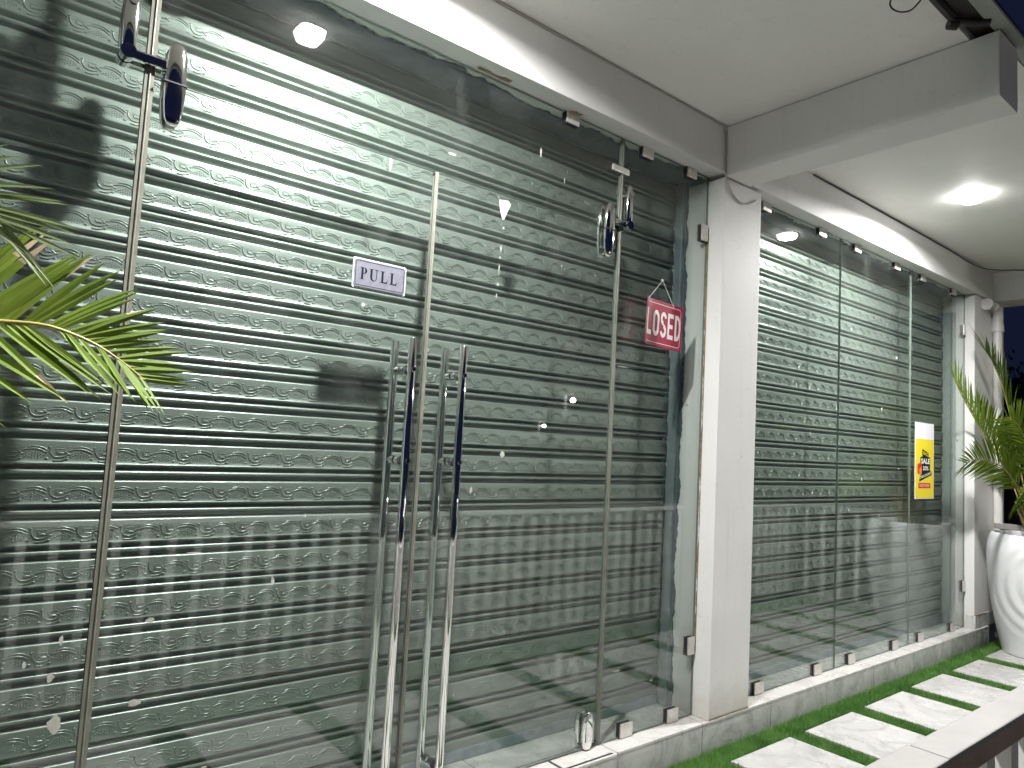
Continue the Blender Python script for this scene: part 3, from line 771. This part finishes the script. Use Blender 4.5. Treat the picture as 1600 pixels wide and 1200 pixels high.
b = MB(); b.tube(sm([(7.035, -.112, 2.48), (7.035, -.112, 2.58), (7.02, -.112, 2.625), (6.98, -.112, 2.655), (6.92, -.112, 2.662)], 5), .041, 18); b.tube([(7.035, -.112, 2.46), (7.035, -.112, 2.52)], .046, 18)
part('elbow', b, M['pvc'], dp)
b = MB(); b.tube([(6.93, -.112, 2.662), (6.76, -.112, 2.662)], .026, 16); b.tube([(6.77, -.112, 2.662), (6.755, -.112, 2.662)], .05, 18)
part('inlet', b, M['pvc'], dp)

# ------------------------------------------------------------------ pavers and turf
pav = []
x = 6.31+.66; labs = ['white marble paver under the white planter, last in the row', 'white marble paver just in front of the white planter',
  'white marble paver second in front of the planter, its corner behind the railing', 'white veined paver third from the planter, cut by the railing',
  'white veined paver fourth from the planter along the turf path', 'white veined paver beside the base of the middle column, fifth from the planter',
  'white paver at the bottom edge of the frame, nearest the camera']
i = 0
pb = None
while x > -1.9:
    b = MB(); y1 = -.238-random.uniform(0, .012)
    b.box(x, x+.515, -1.42, y1, -.164, -.128, bev=.002)
    o = part('paver', b, M['paver'])
    P(o, labs[i] if i < len(labs) else 'marble paver of the row outside the left frame edge, seen only in reflections', 'paver', 'marble pavers set in the turf')
    pav.append((x, x+.515)); x -= .66; i += 1
# turf base and blades
b = MB(); b.box(-2.2, 7.5, -1.68, -.1085, -.1645, -.150)
tb = P(part('turf_backing', b, M['turf_base']), kind='structure'); tb.name = 'turf_ground'
def blades(n, sel):
    X = rng.uniform(sel[0], sel[1], n); Y = rng.uniform(sel[2], sel[3], n)
    return X, Y
XS, YS = [], []
def reg(x0, x1, y0, y1, d):
    n = int((x1-x0)*(y1-y0)*d); XS.append(rng.uniform(x0, x1, n)); YS.append(rng.uniform(y0, y1, n))
reg(1.6, 7.3, -.236, -.1085, 52000); reg(-1.6, 1.6, -.236, -.1085, 15000)
for (a, c) in pav:
    if a > 1.4: reg(a-.143, a-.002, -1.42, -.236, 42000 if a > 2.8 else 20000)
reg(2.0, 7.3, -1.66, -1.425, 20000)
X = np.concatenate(XS); Y = np.concatenate(YS); n = len(X)
h = rng.uniform(.020, .036, n); az = rng.uniform(0, 2*pi, n); ln = rng.uniform(.0, .016, n); w = rng.uniform(.0009, .0018, n)
Y = np.where(Y > -.118, Y-.006, Y)
dx, dy = np.cos(az), np.sin(az); z0 = -.150
Vb = np.stack([np.stack([X-dy*w, Y+dx*w, np.full(n, z0)], -1), np.stack([X+dy*w, Y-dx*w, np.full(n, z0)], -1),
               np.stack([X+dy*w*.7+dx*ln*.4, Y-dx*w*.7+dy*ln*.4, z0+h*.62], -1), np.stack([X-dy*w*.7+dx*ln*.4, Y+dx*w*.7+dy*ln*.4, z0+h*.62], -1),
               np.stack([X+dx*ln+dy*w*.1, np.minimum(Y+dy*ln, -.1085), z0+h], -1), np.stack([X+dx*ln-dy*w*.1, np.minimum(Y+dy*ln, -.1085), z0+h], -1)], 1)
base = np.arange(n)[:, None]*6
Fb = np.concatenate([base+np.array([0, 1, 2, 3]), base+np.array([3, 2, 4, 5])])
tf = np_part('turf', Vb.reshape(-1, 3), Fb, M['turf'], None, False)
P(tf, 'bright green artificial turf between the marble pavers and along the sill', 'turf', kind='stuff')

# ------------------------------------------------------------------ railing
RY0, RY1, RZ = -1.753, -1.692, .832
def baluster_row(R, along, fixed, a0, a1, step):
    p = None; k = int((a1-a0)/step)
    for i in range(k+1):
        q = a0+(a1-a0)*i/k
        if p is None:
            b = MB(); x, y = (q, fixed) if along == 'x' else (fixed, q)
            b.box(x-.02, x+.02, y-.016, y+.016, FL+.071, RZ-.0465)
            p = part('baluster', b, M['baluster_paint'], R); q0 = q
        else:
            c = p.copy(); S.collection.objects.link(c); c.parent = R
            c.location = p.location+(Vector((q-q0, 0, 0)) if along == 'x' else Vector((0, q-q0, 0)))
R1 = thing('railing', (2.0, -1.724, FL), 'white balcony railing in the foreground with flat top rail and square balusters', 'railing', 'white veranda railings')
b = MB(); b.box(1.286, 7.06, RY0, RY1, RZ-.012, RZ, bev=.003); b.box(-2.3, 1.282, RY0-.002, RY1+.002, RZ-.010, RZ+.001, bev=.003)
tr = part('top_rail', b, M['rail_paint'], R1)
b = MB(); b.box(-2.3, 7.06, -1.7285, RY1-.002, RZ-.046, RZ-.0125)
part('rail_apron', b, M['baluster_paint'], tr)
b = MB(); b.box(-2.3, 7.06, RY0+.003, -1.729, RZ-.046, RZ-.0125)
part('rail_core', b, M['rail_side'], tr)  # outer side of the white rail, its unlit look painted in as brown
b = MB(); b.box(-2.3, 7.06, -1.745, -1.703, FL+.03, FL+.07, bev=.002); part('bottom_rail', b, M['rail_paint'], R1)
for x in (-2.2, 1.20, 4.1, 7.02):
    b = MB(); b.box(x-.04, x+.04, -1.752, -1.693, FL-.3, RZ-.0465, bev=.003); part('post', b, M['rail_paint'], R1)
baluster_row(R1, 'x', -1.724, -2.08, 6.9, .128)
R2 = thing('railing', (7.04, -1.2, FL), 'white end railing beside the planter, seen reflected in the far panes', 'railing', 'white veranda railings')
b = MB(); b.box(7.0, 7.08, -1.68, -.09, RZ-.045, RZ, bev=.003); part('top_rail', b, M['rail_paint'], R2)
b = MB(); b.box(7.02, 7.06, -1.68, -.09, FL+.03, FL+.07, bev=.002); part('bottom_rail', b, M['rail_paint'], R2)
baluster_row(R2, 'y', 7.04, -1.58, -.2, .155)

# ------------------------------------------------------------------ planters
PC = Vector((6.76, -.475, -.127))
def planter():
    T = thing('planter', PC, 'tall white planter with swirling wave grooves holding the areca palm by the far column', 'planter', 'tall white planters')
    zs = [0, .004, .01]+list(np.linspace(.02, .88, 64))+[.898, .908, .914, .915, .912, .905]
    def prof(z):
        t = min(z/.915, 1)
        r = .245+.105*math.sin(min(t/.84, 1)*pi/2)**.9
        if t > .84: r = .35-.030*((t-.84)/.16)**1.6
        return r
    def ripple(r, th, z):
        # concentric wave grooves spreading from a point near the rim on the side facing the camera
        dth = (th-radians(232)+pi) % (2*pi)-pi
        dx_ = dth*.33; dz_ = z-.62
        d = math.hypot(dx_*.9, dz_*1.15+.25*abs(dx_))
        env = max(0, min(1, (.62-d)/.25))*min(1, d/.06)*max(0, min(1, (.90-z)/.05))*max(0, min(1, (z-.02)/.15))
        return r+.005*env*(sin(2*pi*d/.088)-.2)
    b = MB(); pr = [(.0, 0.0), (.23, 0)]+[(prof(z), z) for z in zs if z > .0 and z < .9]+[(.318, .908), (.312, .915), (.300, .915), (.292, .908), (.29, .86)]
    b.lathe(pr, PC, 144, 0, lambda r, t, z: ripple(r, t, z) if r > .24 and z < .9 else r)
    part('pot', b, M['pot'], T)
    b = MB(); b.lathe([(.291, .87), (.2, .878), (.1, .872), (0, .88)], PC, 40); part('soil', b, M['soil'], T)
    return T
pA = planter()
PC2 = Vector((-.62, -.62, -.127))
pB = copy_tree(pA); pB.location = PC2
P(pB, 'tall white planter holding the near palm, outside the left edge of the photo', 'planter')

# ------------------------------------------------------------------ palms
def frond(name, parent, ctrl, sideA, sideB, Lmax, nleaf, start=.3, droop=.35, sweep=.7, w=.011, mats=None, tipL=.35, seed=1, dry=0, skipB=1.0, rach=.006, taper=0.0):
    rr = random.Random(seed); pts = sm(ctrl, 8); n = len(pts); b = MB()
    b.tube(pts, [rach*(1-.75*i/(n-1)) for i in range(n)], 7, 1)
    cum = [0]
    for i in range(1, n): cum.append(cum[-1]+(pts[i]-pts[i-1]).length)
    def at(s):
        s = max(0, min(1, s))*cum[-1]
        for i in range(1, n):
            if cum[i] >= s:
                t = (s-cum[i-1])/max(1e-6, cum[i]-cum[i-1]); return pts[i-1].lerp(pts[i], t), (pts[i]-pts[i-1]).normalized()
        return pts[-1], (pts[-1]-pts[-2]).normalized()
    sA, sB = Vector(sideA), Vector(sideB)
    for i in range(nleaf):
        s = start+(1-start)*(i+.5)/nleaf; q = (s-start)/(1-start)
        L = Lmax*(tipL+(1-tipL)*min(1, 1.35*sin(pi*min(1, (.22+.78*(1-q)))*.5)))*(.55+.45*min(1, q/.12)) * rr.uniform(.9, 1.08)*(1-taper*q)
        for sd, keep in ((sA, 1.0), (sB, skipB)):
            if rr.random() > keep: continue
            p, t = at(s+rr.uniform(-.006, .006))
            sv = (sd-t*sd.dot(t)).normalized()
            sw = sweep+.45*q+rr.uniform(-.08, .08)
            d = (sv*cos(min(sw, 1.25))+t*sin(min(sw, 1.25))).normalized()
            d = (d+Vector((rr.uniform(-.06, .06), rr.uniform(-.06, .06), rr.uniform(-.06, .06)))).normalized()
            nrm = d.cross(t); nrm = nrm.normalized() if nrm.length > 1e-4 else Vector((0, 1, 0))
            wd = nrm.cross(d).normalized()
            k = 7; vs = []; ww = w*(1-.45*q)*rr.uniform(.85, 1.1); dr = droop*rr.uniform(.7, 1.35)
            c = p.copy(); dd = d.copy()
            for j in range(k):
                tt = j/(k-1); prof_ = (.45+.55*min(1, tt/.25)) if tt < .25 else max(.04, 1-((tt-.25)/.75)**2.6)
                fold = nrm*ww*.35*prof_
                vs += [c-wd*ww*prof_+fold, c, c+wd*ww*prof_+fold]
                dd = (dd+Vector((t.x*.02, t.y*.02, -dr*L*(.15+tt)*.9/k*3))).normalized()
                c = c+dd*(L/(k-1))
            dm = 2 if rr.random() < dry else 0
            for j in range(k-1):
                mi = dm if (dm and j >= 4) else 0
                a = j*3
                o = len(b.v)
                b.add([vs[a], vs[a+1], vs[a+4], vs[a+3]], [(0, 1, 2, 3)], mi, True); b.add([vs[a+1], vs[a+2], vs[a+5], vs[a+4]], [(0, 1, 2, 3)], mi, True)
    return part(name, b, mats or [M['leaf'], M['rachis'], M['dry']], parent)

# far palm
FP = thing('areca_palm', PC+Vector((0, 0, .87)), 'areca palm with arching fronds growing in the white planter by the far column', 'palm', 'potted palms')
c0 = PC+Vector((0, 0, .87))
for i, (dx, dy, hh, s) in enumerate(((-.10, .0, .30, 1), (-.06, -.05, .38, 2), (.03, .03, .45, 3), (-.02, .07, .42, 4), (.08, -.04, .36, 5), (-.13, .05, .24, 6), (.0, -.10, .3, 7))):
    b = MB(); top = c0+Vector((dx*1.7, dy*1.7, hh)); b.tube(sm([c0+Vector((dx, dy, 0)), c0+Vector((dx*1.2, dy*1.2, hh*.5)), top], 4), [.016, .015, .014, .013, .013, .012, .011, .010, .009], 8)
    part('stem', b, M['stem'], FP)
def ff(pts, A, Bv, L, nl, seed, **k): frond('frond', FP, pts, A, Bv, L, nl, seed=seed, **k)
ff([(6.70, -.47, .80), (6.48, -.42, 1.10), (6.22, -.36, 1.36), (5.98, -.31, 1.58), (5.74, -.27, 1.80), (5.63, -.26, 1.92)], (.3, .3, 1), (.2, -.5, .75), .27, 50, 1, droop=.10, start=.34, w=.0075, sweep=.75)
ff([(6.66, -.46, .85), (6.45, -.43, 1.12), (6.22, -.40, 1.28), (5.98, -.38, 1.34), (5.74, -.36, 1.345), (5.58, -.35, 1.31)], (.15, -.15, 1), (-.1, .4, -.9), .27, 36, 2, droop=.3, start=.3)
ff([(6.62, -.50, .85), (6.42, -.52, 1.02), (6.18, -.55, 1.12), (5.96, -.58, 1.13), (5.74, -.60, 1.06)], (.1, -.3, 1), (-.1, .3, -1), .26, 32, 3, droop=.4, start=.3)
ff([(6.72, -.42, .9), (6.68, -.36, 1.35), (6.62, -.31, 1.75), (6.50, -.27, 2.05), (6.32, -.24, 2.2)], (-.8, -.4, .3), (.9, .3, .2), .40, 40, 4, droop=.25)
ff([(6.76, -.48, .9), (6.78, -.50, 1.4), (6.80, -.56, 1.85), (6.74, -.66, 2.15), (6.62, -.78, 2.3)], (-.9, -.1, .2), (.9, .1, .2), .42, 40, 5, droop=.3)
ff([(6.80, -.44, .9), (6.88, -.38, 1.2), (6.94, -.34, 1.36), (6.98, -.30, 1.46), (7.0, -.28, 1.52)], (-.9, -.3, .2), (.9, .3, .2), .36, 40, 6, droop=.3)
ff([(6.82, -.50, .9), (6.98, -.62, 1.35), (7.12, -.78, 1.7), (7.2, -.95, 1.9), (7.24, -1.15, 1.95)], (-.8, -.6, .3), (.8, .5, .3), .42, 38, 7, droop=.35)
ff([(6.74, -.55, .9), (6.66, -.75, 1.25), (6.52, -.98, 1.5), (6.34, -1.2, 1.58), (6.16, -1.4, 1.52)], (-.8, .6, .4), (.7, -.6, .3), .38, 36, 8, droop=.4)
ff([(6.70, -.50, .86), (6.55, -.50, 1.2), (6.36, -.50, 1.48), (6.14, -.50, 1.62), (5.95, -.50, 1.66)], (.4, -.6, .9), (-.3, .6, -.4), .30, 34, 9, droop=.3, start=.35)
ff([(6.74, -.40, .86), (6.66, -.33, 1.15), (6.55, -.27, 1.42), (6.42, -.23, 1.62), (6.28, -.2, 1.75)], (-.6, -.5, .6), (.7, .3, .3), .30, 34, 10, droop=.3)

# near palm (its planter stands outside the left edge)
NP = thing('areca_palm', PC2+Vector((0, 0, .87)), 'near palm reaching in from the left with bright green drooping fronds', 'palm', 'potted palms')
c0 = PC2+Vector((0, 0, .87))
for i, (dx, dy, hh, s) in enumerate(((.08, .0, .30, 1), (.04, -.05, .34, 2), (-.03, .03, .40, 3), (.02, .07, .36, 4))):
    b = MB(); top = c0+Vector((dx*1.7, dy*1.7, hh)); b.tube(sm([c0+Vector((dx, dy, 0)), c0+Vector((dx*1.2, dy*1.2, hh*.5)), top], 4), [.016, .015, .014, .013, .013, .012, .011, .010, .009], 8)
    part('stem', b, M['stem'], NP)
frond('frond', NP, [(-.50, -.62, .95), (-.38, -.61, 1.22), (-.20, -.60, 1.40), (-.03, -.60, 1.452), (.077, -.60, 1.459), (.136, -.60, 1.462), (.18, -.60, 1.455), (.235, -.60, 1.435), (.285, -.60, 1.405), (.325, -.60, 1.375)],
      (-.04, .22, .97), (.35, -.55, -.75), .37, 60, .30, droop=.22, sweep=.40, w=.0115, tipL=.55, seed=21, dry=.2, skipB=.5, rach=.0075, taper=.62)
frond('frond', NP, [(-.52, -.60, .95), (-.42, -.66, 1.35), (-.26, -.72, 1.58), (-.10, -.74, 1.645), (.0, -.75, 1.64), (.07, -.75, 1.60)],
      (.6, -.2, .35), (.4, -.3, -.9), .20, 36, .35, droop=.55, sweep=.75, w=.0075, mats=[M['leaf_pale'], M['rachis'], M['dry']], seed=22)
frond('frond', NP, [(-.64, -.66, 1.0), (-.78, -.62, 1.35), (-.98, -.58, 1.55), (-1.2, -.55, 1.6)], (.3, .8, .4), (.2, -.8, .3), .36, 36, .3, seed=23)
frond('frond', NP, [(-.66, -.64, 1.0), (-.80, -.72, 1.4), (-1.0, -.82, 1.65), (-1.22, -.9, 1.7)], (.2, -.8, .4), (-.2, .8, .4), .36, 36, .3, seed=24)

# ------------------------------------------------------------------ outside: street lamps seen as points in the glass, dark trees
def street_lamp(x, y, z, label):
    T = thing('street_lamp', (x, y, -.5), label, 'street lamp', 'distant lit street lamps')
    b = MB(); b.tube([(x, y-.25, -.5), (x, y-.25, z+.1), (x, y-.2, z+.16), (x, y, z+.13)], [.06, .045, .04, .03], 10); part('pole', b, M['dark_metal'], T)
    b = MB(); b.lathe([(0, .04), (.033, .037), (.048, .013), (.046, -.02), (.026, -.04), (0, -.042)], (x, y, z), 18); part('lamp_head', b, M['street_glow'], T)
k = 15.0
street_lamp(.692*k, -(-2.2+.719*k), 1.29+.063*k, 'distant lit street lamp, the brighter light point reflected in the right door')
k = 22.0
street_lamp(.665*k, -(-2.2+.747*k), 1.29+.025*k, 'farther dim street lamp, the lower light point reflected in the right door')
def tree(x, y, h, r, seed, label):
    rr = np.random.default_rng(seed); T = thing('tree', (x, y, -.5), label, 'tree', 'dark trees beyond the veranda')
    b = MB(); b.tube([(x, y, -.5), (x+.1, y, h*.35), (x-.1, y+.1, h*.7)], [.22, .16, .06], 9)
    for a in range(6):
        q = a*1.05+seed; b.tube([(x+.05, y, h*(.3+.05*a)), (x+cos(q)*r*.4, y+sin(q)*r*.4, h*(.5+.05*a)), (x+cos(q)*r*.7, y+sin(q)*r*.7, h*(.62+.05*a))], [.09, .05, .02], 6)
    part('trunk', b, M['bark'], T)
    n = 9000; cl = rr.normal(size=(45, 3)); cl /= np.linalg.norm(cl, axis=1)[:, None]; cl *= rr.uniform(.45, 1, (45, 1))
    c = cl[rr.integers(0, 45, n)]*np.array([r, r, h*.36])+rr.normal(size=(n, 3))*r*.16+np.array([x, y, h*.66])
    u = rr.normal(size=(n, 3)); u /= np.linalg.norm(u, axis=1)[:, None]; v = np.cross(u, rr.normal(size=(n, 3))); v /= np.linalg.norm(v, axis=1)[:, None]
    s = rr.uniform(.06, .13, (n, 1)); V = np.stack([c-u*s, c+v*s*.45, c+u*s, c-v*s*.45], 1).reshape(-1, 3)
    np_part('crown', V, np.arange(n*4).reshape(n, 4), M['tree'], T, False)
tree(21, 1.2, 3.9, 2.2, 1, 'dark tree beyond the far column, its crown against the blue night sky')
tree(27, 5.5, 4.2, 2.6, 2, 'darker tree behind the far column, mostly hidden by the building')
tree(30, -3.5, 4.4, 2.4, 3, 'low dark tree outside the right edge beyond the planter')
